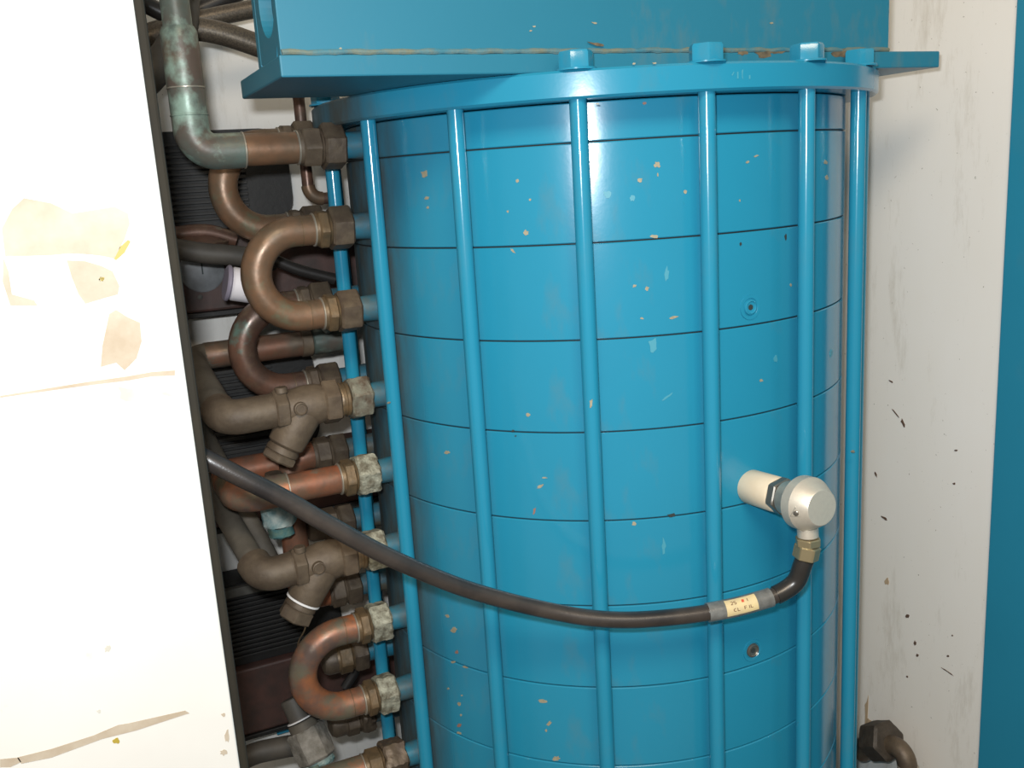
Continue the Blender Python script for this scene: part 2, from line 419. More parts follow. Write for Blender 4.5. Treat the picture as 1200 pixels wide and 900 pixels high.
# chips in the paint
cp = lambda x, y: atR(x, y, RB + .0003)
chips = [(497,204,4,4,0),(500,232,2.4,2,0),(501,243,1.3,1.5,0),(606,212,1.8,2,0),(595,248,1.6,1.4,0),(621,234,1.3,1.6,0),(616,273,3.6,3.6,0),(601,294,3.4,1.2,.8),
 (770,193,3.6,3.2,0),(771,205,.9,2.2,0),(750,211,3,2.8,.5),(803,225,2,1.8,0),(767,277,5.5,2,0),(744,335,2.4,1.6,-.6),(758,338,2.2,2.3,0),(752,373,2.6,1.1,0),(790,372,4.4,1.6,-.2),
 (619,486,2.4,2,0),(524,530,3,1.8,0),(633,570,4.6,1.6,-.6),(638,560,2.8,.9,0),(886,183,2.8,1,-.4),(876,190,2,1.8,0),(867,235,1,1.3,0),(968,190,1.8,2.3,0),(969,208,1.5,2.4,0),(892,446,2,1.5,0),(927,334,1.2,1.6,0),
 (524,722,2.8,1.6,.6),(532,738,3.6,3,.3),(531,776,3,1.4,0),(545,782,3,1,.3),(525,807,1.2,1.2,0),(538,825,1.7,1.9,0),(541,815,1,1,0),(540,838,1,1.2,0),(538,859,3,1.2,.3),(636,822,6,2,0),(643,848,3.4,1.8,-.7),(640,856,1.4,1.6,0),(652,889,4,2.6,0),(743,614,2.8,2.4,0)]
marks('paint_chip', chips, cp, M_chip, ves, .0007)
marks('paint_scuff', [(765,405,5,8,0),(782,465,7,1.2,-.6),(909,420,2,4,0),(974,414,1.5,4,.1),(712,228,6,4,.3),(741,232,3,4,0),(781,322,3,9,.1),(778,640,2,9,0)], cp, M_chip_pale, ves, .0006)
marks('primer_spot', [(626,599,1.4,4,.2),(538,850,2.2,2.2,0),(535,764,1.8,2,0),(755,121,2.2,1.6,0)], cp, M_chip_red, ves, .0007)
marks('black_smudge', [(787,604,5,2,-.1),(601,505,1.5,1.5,0),(546,389,3,1.2,.2),(868,286,1.2,2,0),(921,278,1.5,3.5,0),(604,511,1.2,.8,0)], cp, M_smudge, ves, .0007)
rp = lambda x, y: atR(x, y, RR + .0072)
marks('paint_chip', [(692.5,473,1.8,5,.1),(455,472,1.4,1.2,0),(1000,529,1.6,1.4,0)], rp, M_chip, ves, .0012)
fp = lambda x, y: atR(x, y, .2788)
marks('stamped_mark', [[(864,84),(865.3,84),(865.5,92),(864,92)], [(869.5,83),(871,81),(871,82),(870.3,88),(871,93),(869.8,91)], [(857.5,88),(860,84),(860.6,84.6),(858.5,88.6)], [(878,88),(879.4,88),(879.4,92.5),(878,92.5)]], fp, M_chip_pale, ves, .0006)
marks('paint_chip', [(767,74,2.6,.9,0),(743,74.5,1.6,1.2,0),(700,121.5,2.2,.8,0)], fp, M_chip, ves, .0006)

# ---------------------------------------------------------------- the beam across the top
bm = thing('support_beam', 'wide teal box beam with bottom plate lying across the vessel flange', 'beam', (-.08, -.16, ZT))
V0 = -.2115; UL = -.3575
zs = ZT + .0148
# bottom plate, shaped in plan round the tie rod nuts
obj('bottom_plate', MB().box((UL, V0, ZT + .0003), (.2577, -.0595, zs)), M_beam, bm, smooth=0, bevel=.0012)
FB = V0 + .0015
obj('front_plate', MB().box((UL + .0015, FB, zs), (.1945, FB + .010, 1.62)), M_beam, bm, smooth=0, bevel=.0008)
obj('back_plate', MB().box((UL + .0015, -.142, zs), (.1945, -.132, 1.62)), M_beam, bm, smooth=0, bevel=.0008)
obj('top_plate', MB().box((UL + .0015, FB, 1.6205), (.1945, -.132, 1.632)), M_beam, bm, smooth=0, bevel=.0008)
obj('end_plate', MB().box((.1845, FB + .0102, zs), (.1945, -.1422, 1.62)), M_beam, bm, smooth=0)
# left end plate with a round lifting hole
def holed(u0, u1, v0, v1, z0, z1, cv, cz, r, n=32):
    mb = MB(); vs = []; fs = []
    for u in (u0, u1):
        for k in range(n): a = 2*pi*k/n; vs.append((u, cv + r*cos(a), cz + r*sin(a)))
        for k in range(n):
            a = 2*pi*k/n; c, s = cos(a), sin(a)
            tx = ((v1-cv) if c > 0 else (cv-v0)) / max(abs(c), 1e-6); tz = ((z1-cz) if s > 0 else (cz-z0)) / max(abs(s), 1e-6)
            t = min(tx, tz); vs.append((u, cv + c*t, cz + s*t))
    for k in range(n):
        k2 = (k+1) % n
        fs += [(k, k2, n+k2, n+k)[::-1], (2*n+k, 2*n+k2, 3*n+k2, 3*n+k), (k, k2, 2*n+k2, 2*n+k), (n+k, n+k2, 3*n+k2, 3*n+k)[::-1]]
    return mb.add(vs, fs)
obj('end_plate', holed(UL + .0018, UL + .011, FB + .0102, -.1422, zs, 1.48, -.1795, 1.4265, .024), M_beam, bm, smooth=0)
# weld bead with dust along the joint
wb_ = MB()
pts = [Vector((UL + .002 + (.192 - UL) * i/90, V0 + .0013 + .0004*sin(i*1.7), zs + .0016 + .0011*noise.noise(Vector((i*.45, 0, 0))))) for i in range(91)]
wb_.sweep(pts, [.0021 + .0013*noise.noise(Vector((i*.6, 3, 1))) for i in range(91)], 10)
obj('weld_bead', wb_, M_weld, bm)
bp = lambda x, y: atV(x, y, V0 + .0012)
marks('rust_stain', [(895,64,10,4,0),(912,60,8,3,0),(985,62,10,5,0),(870,62,6,2.5,0),(700,52,12,1.6,.2),(1010,60,7,3,0)], lambda x, y: atV(x, y, V0 - .0002), simple('rusty_dust', (.16, .12, .07), .9, 0, (.06, .05, .035), 120), bm, Vector((0, .0006, 0)))
marks('paint_chip', [(626,31,2,1,0),(622,36,1.4,1,0),(399,56.5,1.6,1,0),(904,27,2,1,0),(697,27,4,1,.2)], lambda x, y: atV(x, y, FB - .0004), M_chip, bm, Vector((0, .0008, 0)))

# ---------------------------------------------------------------- pipework helpers
def union(root, V, z, uN=-.2680, nut=M_nut, ad=M_brass, rn=.0180, corr=0, ua=-.288, ue=-.302, tap=True, sd=0):
    # union nut next to the vessel, then the hexagon adapter, along -x
    mb = MB().cyl((uN, V, z), (ua, V, z), rn, 48, .0018, True, corr, .25, sd, segs=8); obj('union_nut', mb, nut, root, smooth=28)
    mb = MB(); mb.lathe((ua + .0002, V, z), (-1, 0, 0), [(0, .0152), (.002, .0158)], 24)
    mb.cyl((ua - .0018, V, z), (ue + .003, V, z), .0160, 48, .0012, True, .0002, .6, sd, segs=4)
    mb.lathe((ue + .003, V, z), (-1, 0, 0), [(0, .0150), (.003, .0148)], 24)
    obj('adapter', mb, ad, root, smooth=28)
def ringat(root, p, d, r, name='solder_joint', mat=None, wd=.0010):
    d = Vector(d).normalized(); p = Vector(p)
    mb = MB().lathe(p - d*wd, d, [(0, r - .0004), (wd*.6, r + .0006), (wd*1.4, r + .0006), (wd*2, r - .0004)], 24)
    return obj(name, mb, mat or M_solder, root)
RT = .0137
def return_bend(label, V, z_hi, z_lo, tube, nut, ad, corr, ue=-.302, uc=-.319, dx=0, group=None, r=RT):
    zc = (z_hi + z_lo)/2; h = (z_hi - z_lo)/2
    t = thing('return_bend', label, 'pipe', (-.2680 + dx, V, zc), group)
    P = [Vector((ue + .002 + dx, V, z_hi))] + [Vector((uc + dx - h*sin(a), V, zc + h*cos(a))) for a in [pi*k/24 for k in range(25)]] + [Vector((ue + .002 + dx, V, z_lo))]
    obj('bend_tube', MB().sweep(P, r, 22), tube, t)
    for z in (z_hi, z_lo):
        union(t, V, z, -.268+dx, nut, ad, .0180, corr, -.288+dx, ue+dx, sd=z*50)
        ringat(t, (ue + dx - .0004, V, z), (1, 0, 0), r + .0008); ringat(t, (ue + dx - .012, V, z), (1, 0, 0), r - .0003, 'bend_mark', M_brass, .0006)
    return t
GB = None
return_bend('tarnished copper return bend in front, nearest the top, large and glossy', VA, PZ[1], PZ[2], M_cu, M_nut, M_brass, .0003)
return_bend('mottled orange copper return bend with white corroded nuts, lowest of the bends', VA, PZ[6], PZ[7], M_cu_patch, M_corr, M_brass, .0012)
return_bend('brown copper return bend behind the top horizontal pipe', VB, 1.343, PZ[1], M_cu, M_nut, M_dust, .0003, dx=-.002)
return_bend('dark copper return bend emerging below the big front bend', VB, PZ[2], PZ[3], M_cu_dark, M_nut, M_dust, .0003, dx=-.002)

# top elbowed pipe with green patina riser
t = thing('riser_pipe', 'copper pipe from the top port turning up in a green-patinated riser', 'pipe', (-.268, VA, PZ[0]))
union(t, VA, PZ[0], -.2680, M_nut, M_dust, .0185, .0003, -.2875, -.3085)
xc = atV(228, 182, VA).x
za = PZ[0]
obj('tube', MB().cyl((-.3075, VA, za), (-.357, VA, za), RT, 24), M_cu, t); ringat(t, (-.309, VA, za), (1, 0, 0), RT + .0008)
P = bent([(-.355, VA, za - .0002), (xc, VA, za - .0002), (xc, VA, za + .052)], .019, 14)
obj('elbow', MB().sweep(P, .0150, 24), M_pat, t); ringat(t, (-.3552, VA, za), (1, 0, 0), .0150)
ringat(t, (xc, VA, za + .030), (0, 0, 1), .0150, 'elbow_lip', M_pat)
obj('riser_sleeve', MB().lathe((xc, VA, za + .050), (0, 0, 1), [(0, .0148), (.002, .0153), (.036, .0150), (.046, .0148), (.050, .0128)], 24), M_pat, t)
ringat(t, (xc, VA, za + .052), (0, 0, 1), .0150)
obj('riser_tube', MB().cyl((xc, VA, za + .095), (xc, VA, za + .125), .0118, 24), M_pat, t)
obj('riser_fitting', MB().lathe((xc, VA, za + .122), (0, 0, 1), [(0, .012), (.002, .0145), (.016, .0145), (.018, .012), (.20, .012)], 24), simple('cream_over_patina', (.46, .40, .28), .6, 0, (.10, .20, .18), 60, .001), t)

# strainers with their elbows
def strainer(label, z, nutmat, corr, tape, backpts, backmat, gname):
    t = thing('pipe_strainer', label, 'valve', (-.268, VA, z))
    mb = MB().cyl((-.2655, VA, z), (-.2860, VA, z), .0185, 48, .002, True, corr, .25, 3, segs=8); obj('union_nut', mb, nutmat, t, smooth=28)
    mb = MB(); mb.lathe((-.2858, VA, z), (-1, 0, 0), [(0, .0150), (.0015, .0165), (.004, .0165), (.0045, .0155), (.0075, .0155), (.008, .0170), (.0105, .0165)], 28)
    obj('adapter', mb, M_brass, t)
    mb = MB().cyl((-.2958, VA, z), (-.3110, VA, z), .0188, 48, .0015, True, .0003, .1, 4, segs=5); obj('hexagon_end', mb, M_dust, t, smooth=28)
    uL = -.3560
    mb = MB().lathe((-.3108, VA, z), (-1, 0, 0), [(0, .0178), (.006, .0192), (.018, .0190), (.032, .0160), (.0455, .0155)], 28, rnd=.0003)
    obj('body', mb, M_dust, t)
    d = Vector((-.56, 0, -.83)).normalized(); b0 = Vector((-.326, VA, z)); 
    mb = MB().lathe(b0 - d*.004, d, [(0, .0140), (.010, .0185), (.036, .0175), (.044, .0170), (.046, .0150)], 28, rnd=.0003)
    obj('branch', mb, M_dust, t)
    e = b0 + d*.041
    if tape: obj('sealing_tape', MB().lathe(e - d*.0005, d, [(0, .0150), (.0005, .0170), (.0022, .0170), (.003, .0150)], 28), M_ptfe, t)
    mb = MB(); mb.lathe(e + d*.0015, d, [(0, .0140), (.003, .0155), (.006, .0155), (.0065, .0145)], 28)
    mb.cyl(e + d*.008, e + d*(.021 if tape else .016), .0150, 48, .0015, True, .0003, .3, 5, segs=4)
    obj('cap', mb, M_dust, t, smooth=28)
    mb = MB().lathe((-.3350, VA - .0165, z + .002), (0, -1, 0), [(0, .0062), (.004, .0060), (.0045, .0050), (.0038, .0044), (.0036, .0004)], 24); obj('boss', mb, M_dust, t)
    mb = MB().cyl((uL + .0125, VA, z), (uL, VA, z), .0172, 48, .0015, True, .0003, .1, 8, segs=4); obj('hexagon_end', mb, M_dust, t, smooth=28)
    mb = MB().lathe((uL + .008, VA - .004, z + .0165), (0, 0, 1), [(0, .0060), (.004, .0058), (.005, .005)], 16, rnd=.0003); obj('lug', mb, M_dust, t)
    # elbow and return
    P = bent([(uL + .001, VA, z)] + [Vector(q) for q in backpts[:2]], .0168, 12)[:-1]
    P.append(P[-1] + (P[-1] - P[-2]).normalized()*.007)
    obj('elbow', MB().sweep(P, .0160, 24), M_dust, t)
    P = bent([(uL + .001, VA, z)] + [Vector(q) for q in backpts], .0168, 12)
    obj('return_tube', MB().sweep(P, .0115 if tape else .0136, 22), backmat, t)
    ringat(t, (uL - .0008, VA, z), (1, 0, 0), .0156, 'elbow_lip', M_dust)
    return t
z4 = PZ[3]; ue4 = atV(262, 487, VA).x
VC = .135
e4 = atV(262, 487, VA); e4.z = z4 - .001
def level(px, py, z):   # point at height z seen at a pixel
    r = ray(px, py); return CAM + r * ((z - CAM.z) / r.z)
q4 = atV(222, 420, VC)
s4 = strainer('dusty brass angled strainer with plain hexagonal cap, upper of the two', z4, M_corr2, .0008, False,
     [(e4.x, VA, z4 - .001), (q4.x, VC, q4.z), tuple(atV(300, 409, VC))], M_dust2, 'a')
# rear copper run fed by the upper strainer
t = thing('rear_copper_run', 'reddish horizontal copper pipe behind the dark bend, ending in a greenish valve', 'pipe', atV(300, 409, VC))
a = atV(240, 416.5, VC); b = atV(352, 403, VC + .0)
b.z = a.z = (a.z + b.z)/2
obj('tube', MB().cyl(a, b, .0138, 24), copper('dusty_reddish_copper', (.20, .095, .06), (.11, .085, .062), bamt=(.35, .6), off=3), t)
obj('tube_collar', MB().cyl(b, b + Vector((.012, 0, 0)), .0150, 24, .001), M_dust, t)
obj('greenish_valve_body', MB().cyl(b + Vector((.012, 0, 0)), b + Vector((.05, 0, 0)), .0140, 30, .002, False, .0012, segs=8), M_pat, t)
obj('valve_stem', MB().cyl(b + Vector((.030, -.004, .008)), b + Vector((.030, -.004, .024)), .0075, 24, .001, False, .0012, segs=5), M_white_corr, t)
# lower strainer
z6 = PZ[5]; e6 = atV(306, 668, VA); e6.z = z6 - .002
m6 = atV(240, 560, .125)
s6 = strainer('dusty brass angled strainer with white sealing tape above its cap, lower of the two', z6, M_corr, .0012, True,
     [(e6.x, VA, z6 - .002), tuple(m6)], M_dust2, 'b')
ringat(s6, m6 + (Vector((e6.x, VA, z6)) - m6).normalized()*.006, (Vector((e6.x, VA, z6)) - m6), .0119, 'pipe_band', M_ptfe, .0008)
# two further slanted grey pipes behind
def pipe_thing(name, label, pts, r, mat, rad=.02, part='tube', n=18, cat='pipe', group=None):
    P = bent(pts, rad, 10) if len(pts) > 2 and rad else [Vector(p) for p in pts]
    o = obj(name, MB().sweep(P, r, n), mat, None); return tag(o, label, cat, group)
pipe_thing('slanted_pipe', 'dusty grey pipe slanting down behind the black hose towards the lower strainer',
           [atV(205, 447, .172), atV(292, 610, .125), atV(322, 668, .09)], .0105, M_dust2, .03)
# red copper pipe at the fifth port
z5 = PZ[4]
t = thing('copper_branch_pipe', 'orange-red copper pipe with elbow crossing behind the black hose', 'pipe', (-.268, VA, z5))
union(t, VA, z5, -.2655, M_corr, M_brass, .0185, .0014, -.2870, -.3020, sd=11)
x5 = atV(275, 587, VA).x
ringat(t, (-.3025, VA, z5), (1, 0, 0), RT + .001)
obj('tube', MB().cyl((-.301, VA, z5), (-.3525, VA, z5), RT, 24), M_cu_red, t)
P = bent([(-.351, VA, z5), (x5 + .004, VA, z5), (x5 + .004, VA + .064, z5)], .019, 12)
obj('elbow', MB().sweep(P, .0152, 24), M_cu_patch, t); ringat(t, (-.352, VA, z5), (1, 0, 0), .0152)
P = bent([(x5 + .004, VA + .072, z5), (x5 + .004, .066, z5), (-.344, .066, z5)], .014, 8)
obj('rear_tube', MB().sweep(P, RT, 20), M_cu_red, t)
# long return at the back
t = thing('long_return_pipe', 'long upright copper pipe joining two rear ports behind the strainers', 'pipe', (-.27, VB, PZ[4]))
for z in (PZ[4], PZ[6]):
    union(t, VB, z, -.2700, M_nut, M_dust, .0175, .0004, -.2860, -.3050, sd=z*9)
P = bent([(-.304, VB, PZ[4]), (-.333, VB, PZ[4]), (-.333, VB, PZ[6]), (-.304, VB, PZ[6])], .022, 10)
obj('tube', MB().sweep(P, RT, 22), M_cu_red, t)
# capped rear ports
cap_labels = {5: 'brown brass cap on a rear port between orange pipe and lower strainer', 7: 'brown brass fitting seen through the lowest return bend', 8: 'dark crusty cap on the rear port at the bottom'}
for i in (5, 7, 8):
    z = PZ[i]; t = thing('port_cap', cap_labels[i], 'fitting', (-.27, VB, z))
    union(t, VB, z, -.2700, M_nut, M_dust if i != 7 else M_brass, .0175, .0006 if i < 8 else .002, -.2860, -.305, sd=i)
    obj('end_cap', MB().lathe((-.3045, VB, z), (-1, 0, 0), [(0, .0150), (.010, .0148), (.014, .0125), (.016, .006)], 24, rnd=.0005), M_nut, t)
# crusty drain cock
t = thing('drain_cock', 'verdigris-crusted drain cock hanging below the orange elbow', 'valve', atV(325, 590, .03))
a = atV(324, 588, .03); b = atV(330, 626, .03)
obj('body', MB().cyl(a, a + (b-a)*.7, .0165, 30, .002, False, .0015, segs=8), M_white_corr, t)
obj('spout', MB().cyl(a + (b-a)*.65, b + (b-a)*.05, .0120, 30, .002, False, .0015, segs=6), simple('blue_green_crust', (.03, .14, .17), .8, 0, (.10, .16, .12), 60, .002), t)
obj('stem', MB().cyl(a + Vector((0, 0, .002)), a + Vector((0, 0, .030)), .008, 20), M_dust, t)
# bottom cluster
z9 = PZ[8]
t = thing('bottom_branch_pipe', 'dull copper pipe with green crust on the lowest front port', 'pipe', (-.268, VA, z9))
union(t, VA, z9, -.2655, M_nut, M_brass, .0190, .0016, -.2890, -.3080, sd=21)
obj('tube', MB().cyl((-.307, VA, z9), (-.352, VA, z9), .0145, 24), M_cu_patch, t); ringat(t, (-.309, VA, z9), (1, 0, 0), .0148)
obj('crusty_tee', MB().cyl((-.350, VA, z9), (-.405, VA, z9), .0165, 36, .003, False, .0022, segs=14), M_pat, t)
t = thing('bottom_valve', 'grey dusty valve body with white ring pointing up behind lowest bend', 'valve', (-.375, .04, z9 + .01))
a = atV(343, 822, .045); b = atV(371, 886, .018)
d = (b-a).normalized(); L = (b-a).length
obj('neck', MB().cyl(a - d*.004, a + d*L*.35, .0120, 24, .001), M_rubber, t)
ringat(t, a + d*L*.33, d, .0140, 'white_ring', M_ptfe, .0009)
obj('collar', MB().cyl(a + d*L*.36, a + d*L*.52, .0150, 24, .001), M_dust2, t)
obj('body', MB().cyl(a + d*L*.5, b + d*.004, .0180, 48, .002, True, .0009, segs=8), simple('grey_crusted_body', (.24, .225, .20), .8, 0, (.12, .11, .09), 90, .0012), t, smooth=28)
obj('crust', MB().cyl(b + d*.003, b + d*.012, .0160, 36, .003, False, .0020, segs=4), M_white_corr, t)
pipe_thing('bottom_hose', 'dusty grey rubber hose curving across the bottom left gap', [atV(268, 898, .07), atV(300, 882, .07), atV(345, 873, .07), atV(372, 874, .075)], .0115, M_rubber, .05, cat='hose')
o = obj('teal_bracket', MB().box(atV(325, 862, .27), atV(345, 840, .28)), M_bluecab, None, smooth=0, bevel=.001); tag(o, 'small teal bracket against the wall above the bottom grey hose', 'bracket')
# thin copper line
P = [atV(350, 90, .12), atV(359, 226, .12)]; P[1].x = P[0].x = (P[0].x + P[1].x)/2
e = atV(385, 232, .12); P[1].z = e.z; e.y = .12
o = thing('thin_copper_line', 'thin brown copper line dropping beside the top of the vessel', 'pipe', P[1])
obj('tube', MB().sweep(bent([P[0] + Vector((0, 0, .05)), P[1], e], .014, 10), .0060, 16), M_cu_dark, o)
obj('elbow', MB().sweep(bent([P[1] + Vector((0, 0, .03)), P[1], P[1] + Vector((.022, 0, 0))], .014, 10)[1:-1] , .0071, 16), M_cu, o)
ringat(o, P[1] + Vector((0, 0, .055)), (0, 0, 1), .0062, 'solder_joint', M_solder, .0006)

# ---------------------------------------------------------------- ribbed black units stacked behind the pipes
def unit(label, yt, ym, yb, xr, xl=-.70, dial=False, bar=False):
    # yt top of black part, ym junction, yb bottom of brown part (pixels on the x=260..300 line)
    BV = .238
    zt = atV(*yt, BV).z; zm = atV(*ym, BV).z; zb_ = atV(*yb, BV).z; ur = atV(*xr, BV).x
    t = thing('control_unit', label, 'electrical unit', ((xl+ur)/2, BV + .04, zb_))
    mb = MB()
    # housing outline with rounded right end
    rr = .030; out = [(xl, zm), (ur - rr, zm)] + [(ur - rr + rr*sin(a), zm + rr - rr*cos(a)) for a in [pi/2*k/6 for k in range(1, 7)]] + [(ur - rr + rr*cos(a), zt - rr + rr*sin(a)) for a in [pi/2*k/6 for k in range(0, 7)]] + [(xl, zt)]
    n = len(out); vs = [(x, BV, z) for x, z in out] + [(x, WV - .002, z) for x, z in out]
    mb.add(vs, [tuple(range(n)), tuple(range(n, 2*n))[::-1]] + [(i, (i+1) % n, (i+1) % n + n, i + n)[::-1] for i in range(n)])
    obj('coil_housing', mb, M_black, t, smooth=30)
    nr = 14; h = (zt - zm - .02) / nr
    mbr = MB().box((xl + .0, BV - .004, zm + .010), (ur - .050, BV + .001, zm + .010 + h*.55))
    r_ = obj('rib', mbr, M_rib, t, smooth=0, bevel=.0006)
    for i in range(1, nr):
        c = r_.copy(); C.objects.link(c); c.parent = t; c.location = (0, 0, h*i)
    if bar: obj('dusty_bar', MB().box((xl, BV - .010, zt - .012), (ur - .06, BV - .001, zt - .001)), M_greybar, t, smooth=0, bevel=.001)
    obj('lower_housing', MB().box((xl, BV - .012, zb_), (-.135, WV - .003, zm - .001)), M_brown, t, smooth=0, bevel=.003)
    obj('base_rim', MB().box((xl, BV - .014, zb_ - .006), (-.134, WV - .003, zb_ - .0002)), M_black, t, smooth=0, bevel=.001)
    if dial:
        c = atV(237, 317, BV - .0135)
        mb = MB().lathe(c + Vector((0, .002, 0)), (0, -1, 0), [(0, .0245), (.0022, .0240), (.0026, .0225), (.0026, .0005)], 40); d_ = obj('dial', mb, M_dial, t)
        sub('pointer', MB().box(c + Vector((-.0007, -.0018, -.004)), c + Vector((.0007, -.0005, .014))), M_smudge, d_, smooth=0)
        sub('dial_screw', MB().lathe(c + Vector((-.006, -.0005, -.029)), (0, -1, 0), [(0, .003), (.001, .003), (.0016, .002)], 14), M_greybar, d_)
    return t
unit('black ribbed unit over red-brown housing with round dial, topmost behind the pipes', (260, 152), (260, 268), (270, 361), (340, 205), dial=True)
unit('black ribbed unit behind the upper strainer, middle one of the stack', (270, 411), (280, 540), (290, 609), (372, 470))
unit('black ribbed unit with dusty grey bar on top, lowest behind the pipes', (290, 682), (300, 775), (310, 850), (400, 720), bar=True)
# hoses among the units
pipe_thing('cross_hose', 'thick dusty hose running across the dial', spline([atV(180, 287, .125), atV(233, 296, .125), atV(280, 300, .125), atV(322, 306, .13)], 6), .0105, M_rubber, 0, cat='hose')
pipe_thing('black_cable', 'thin shiny black cable seen inside the big front bend', spline([atV(318, 303, .10), atV(350, 316, .10), atV(392, 327, .10)], 6), .0058, M_cable, 0, cat='cable')
pipe_thing('black_cable', 'thin black cable curving behind the lowest return bend', spline([atV(418, 760, .11), atV(416, 785, .11), atV(404, 806, .11)], 6), .0055, M_cable, 0, cat='cable')
pipe_thing('thin_wire', 'thin pale wire dangling below the taped strainer cap', spline([atV(360, 720, -.02), atV(357, 738, -.02), atV(350, 752, -.01), atV(348, 770, 0)], 6), .0008, M_brass, 0, cat='wire', n=8)
t = thing('plastic_cap', 'white plastic cap peeping out left of the big front bend', 'cap', atV(292, 336, .09))
a = atV(296, 336, .10); d = Vector((-.95, 0, .25)).normalized()
obj('cap_body', MB().cyl(a, a + d*.022, .0170, 28, .002), M_whitecap, t)
obj('cap_ring', MB().cyl(a + d*.0222, a + d*.027, .0182, 28, .0015), simple('grey_violet_ring', (.22, .20, .26), .5), t)
# rust-coloured lug above dial
o = obj('crusty_lump', MB().lathe(atV(232, 292, .17), (0, 0, 1), [(0, .03), (.006, .034), (.012, .022), (.016, .008)], 24, rnd=.003), M_cu_dark, None); tag(o, 'crusty brown lump of scale on the ledge above the dial', 'scale')
pipe_thing('brown_hose', 'dark brown pipe lying between the topmost black unit and its dial', spline([atV(190, 277, .165), atV(240, 272, .165), atV(276, 281, .165)], 5), .0085, M_cu_dark, 0, cat='pipe')

# hoses at the top left
def top_hose(label, pts, r, mat): return pipe_thing('braided_hose' if mat is M_braid else 'rubber_hose', label, spline(pts, 8), r, mat, 0, cat='hose')
top_hose('braided steel hose arching behind the green riser, lowest of the top hoses', [atV(140, 62, .12), atV(185, 41, .12), atV(225, 34, .12), atV(262, 40, .12), (lambda p: p)(atV(310, 56, .12))], .0112, M_braid)
top_hose('braided hose rising right behind the riser towards the beam', [atV(150, 45, .19), atV(205, 30, .19), atV(255, 19, .19), atV(310, 8, .19)], .0095, M_braid)
top_hose('black hose sloping down to the riser at the top left corner', [atV(150, -8, .16), atV(180, 10, .16), atV(212, 24, .16), atV(240, 34, .17)], .0085, M_cable)
top_hose('black hose leaving the top of the picture right of the riser', [atV(215, 20, .22), atV(250, 5, .22), atV(285, -12, .22)], .0095, M_cable)
top_hose('fat dark hose bending down beside the white panel behind the riser', [atV(150, 112, .06), atV(176, 88, .06), atV(200, 58, .07), atV(214, 20, .09), atV(214, -40, .09)], .0145, M_rubber)

# ---------------------------------------------------------------- connector and long hose on the front
zc = 1.0215; uc = .0035; TILT = -.075
def col_at(px):   # y coordinate of the point of the port axis seen at column px
    lo, hi = -.60, -.2
    for _ in range(40):
        m = (lo+hi)/2; v = Vector((uc, m, zc)) - CAM; X = v.dot(Rt)/v.dot(Fv)*FPX + 600
        if X > px: lo = m
        else: hi = m
    return m
yb_ = -.2495; y1 = col_at(913); y2 = col_at(922); y3 = col_at(938); y4 = col_at(961)
sw = thing('swivel_connector', 'satin silver faceted swivel head on ivory plastic spacer, plugged into vessel', 'connector', (uc, yb_, zc))
sw.rotation_euler = (TILT, 0, 0)
def tilted(p): return Vector((uc, yb_, zc)) + Matrix.Rotation(TILT, 3, 'X') @ (Vector(p) - Vector((uc, yb_, zc)))
obj('plastic_spacer', MB().lathe((uc, yb_, zc), (0, -1, 0), [(0, .0148), (.001, .0152), (abs(y1-yb_)-.002, .0152), (abs(y1-yb_), .0145)], 36), M_nylon, sw)
obj('hex_nut', MB().cyl((uc, y1 + .0004, zc), (uc, y2 + .001, zc), .0138, 48, .001, True, 0, .3), M_darksteel, sw, smooth=28)
obj('threaded_neck', MB().lathe((uc, y2 + .001, zc), (0, -1, 0), [(0, .0125), (.002, .0142), (.004, .0142), (abs(y3-y2), .0150)], 32), M_steel, sw)
D = abs(y4 - y3)
obj('swivel_head', MB().lathe((uc, y3 + .002, zc), (0, -1, 0), [(0, .0165), (.002, .0205), (.0035, .0215), (.0040, .0221), (.0130, .0221), (.0140, .0215), (.0260, .0150), (.0267, .0142), (.0270, .0005)], 64), M_head, sw, smooth=25)
rad_ = Vector((-.97, 0, -.12)).normalized(); hd = (rad_*.84 + Vector((0, -.54, 0))).normalized(); hp = Vector((uc, y3 + .002 - .0180, zc)) + rad_*.0188
obj('recess', MB().lathe(hp - hd*.0012, hd, [(0, .0056), (.0016, .0056), (.0018, .0050), (.0008, .0044), (.0006, .0002)], 3, cap=False), M_steel, sw, smooth=0)
obj('screw', MB().lathe(hp - hd*.0006, hd, [(0, .0022), (.0014, .0022), (.0018, .0016)], 12), M_darksteel, sw)
# outlet downwards
ym = y3 - .007
obj('outlet_collar', MB().cyl((uc, ym, zc - .0205), (uc, ym, zc - .0285), .0084, 28, .0008), M_head, sw)
C0 = tilted((uc, ym, zc - .0286)); ym = C0.y; zn = C0.z
hs = thing('long_hose', 'long dark flexible hose sagging across the vessel front to the left', 'hose', (uc, ym, zn))
obj('union_nut', MB().cyl((uc, ym, zn), (uc, ym, zn - .0067), .0092, 48, .0008, True, 0, .2), M_brassnut, hs, smooth=28)
h0 = Vector((uc, ym, zn - .0068)); h1 = h0 + Vector((-.0020, .001, -.0115))
obj('union_nut', MB().cyl(h0, h1, .0094, 48, .001, True, 0, .6), M_brassnut, hs, smooth=28)
rel = (h0 - CAM).dot(fy)
cpts = [h1 + Vector((0, 0, .0006)), h1 + Vector((-.002, .001, -.006)), atD(932, 682, rel + .001), atD(912, 696, rel - .001), atD(886, 705, rel - .005), atD(850, 714, rel - .010), atD(800, 722, .704), atD(740, 726.5, .700), atD(690, 724, .698), atD(640, 715, .696), atD(590, 703, .690), atD(540, 688, .680), atD(490, 668, .666), atD(440, 645, .652), atD(380, 612, .636), atD(330, 583, .625), atD(280, 558, .616), atD(232, 533, .611), atD(180, 505, .613), atD(120, 475, .62)]
HP = spline(cpts, 8); RH = .0067
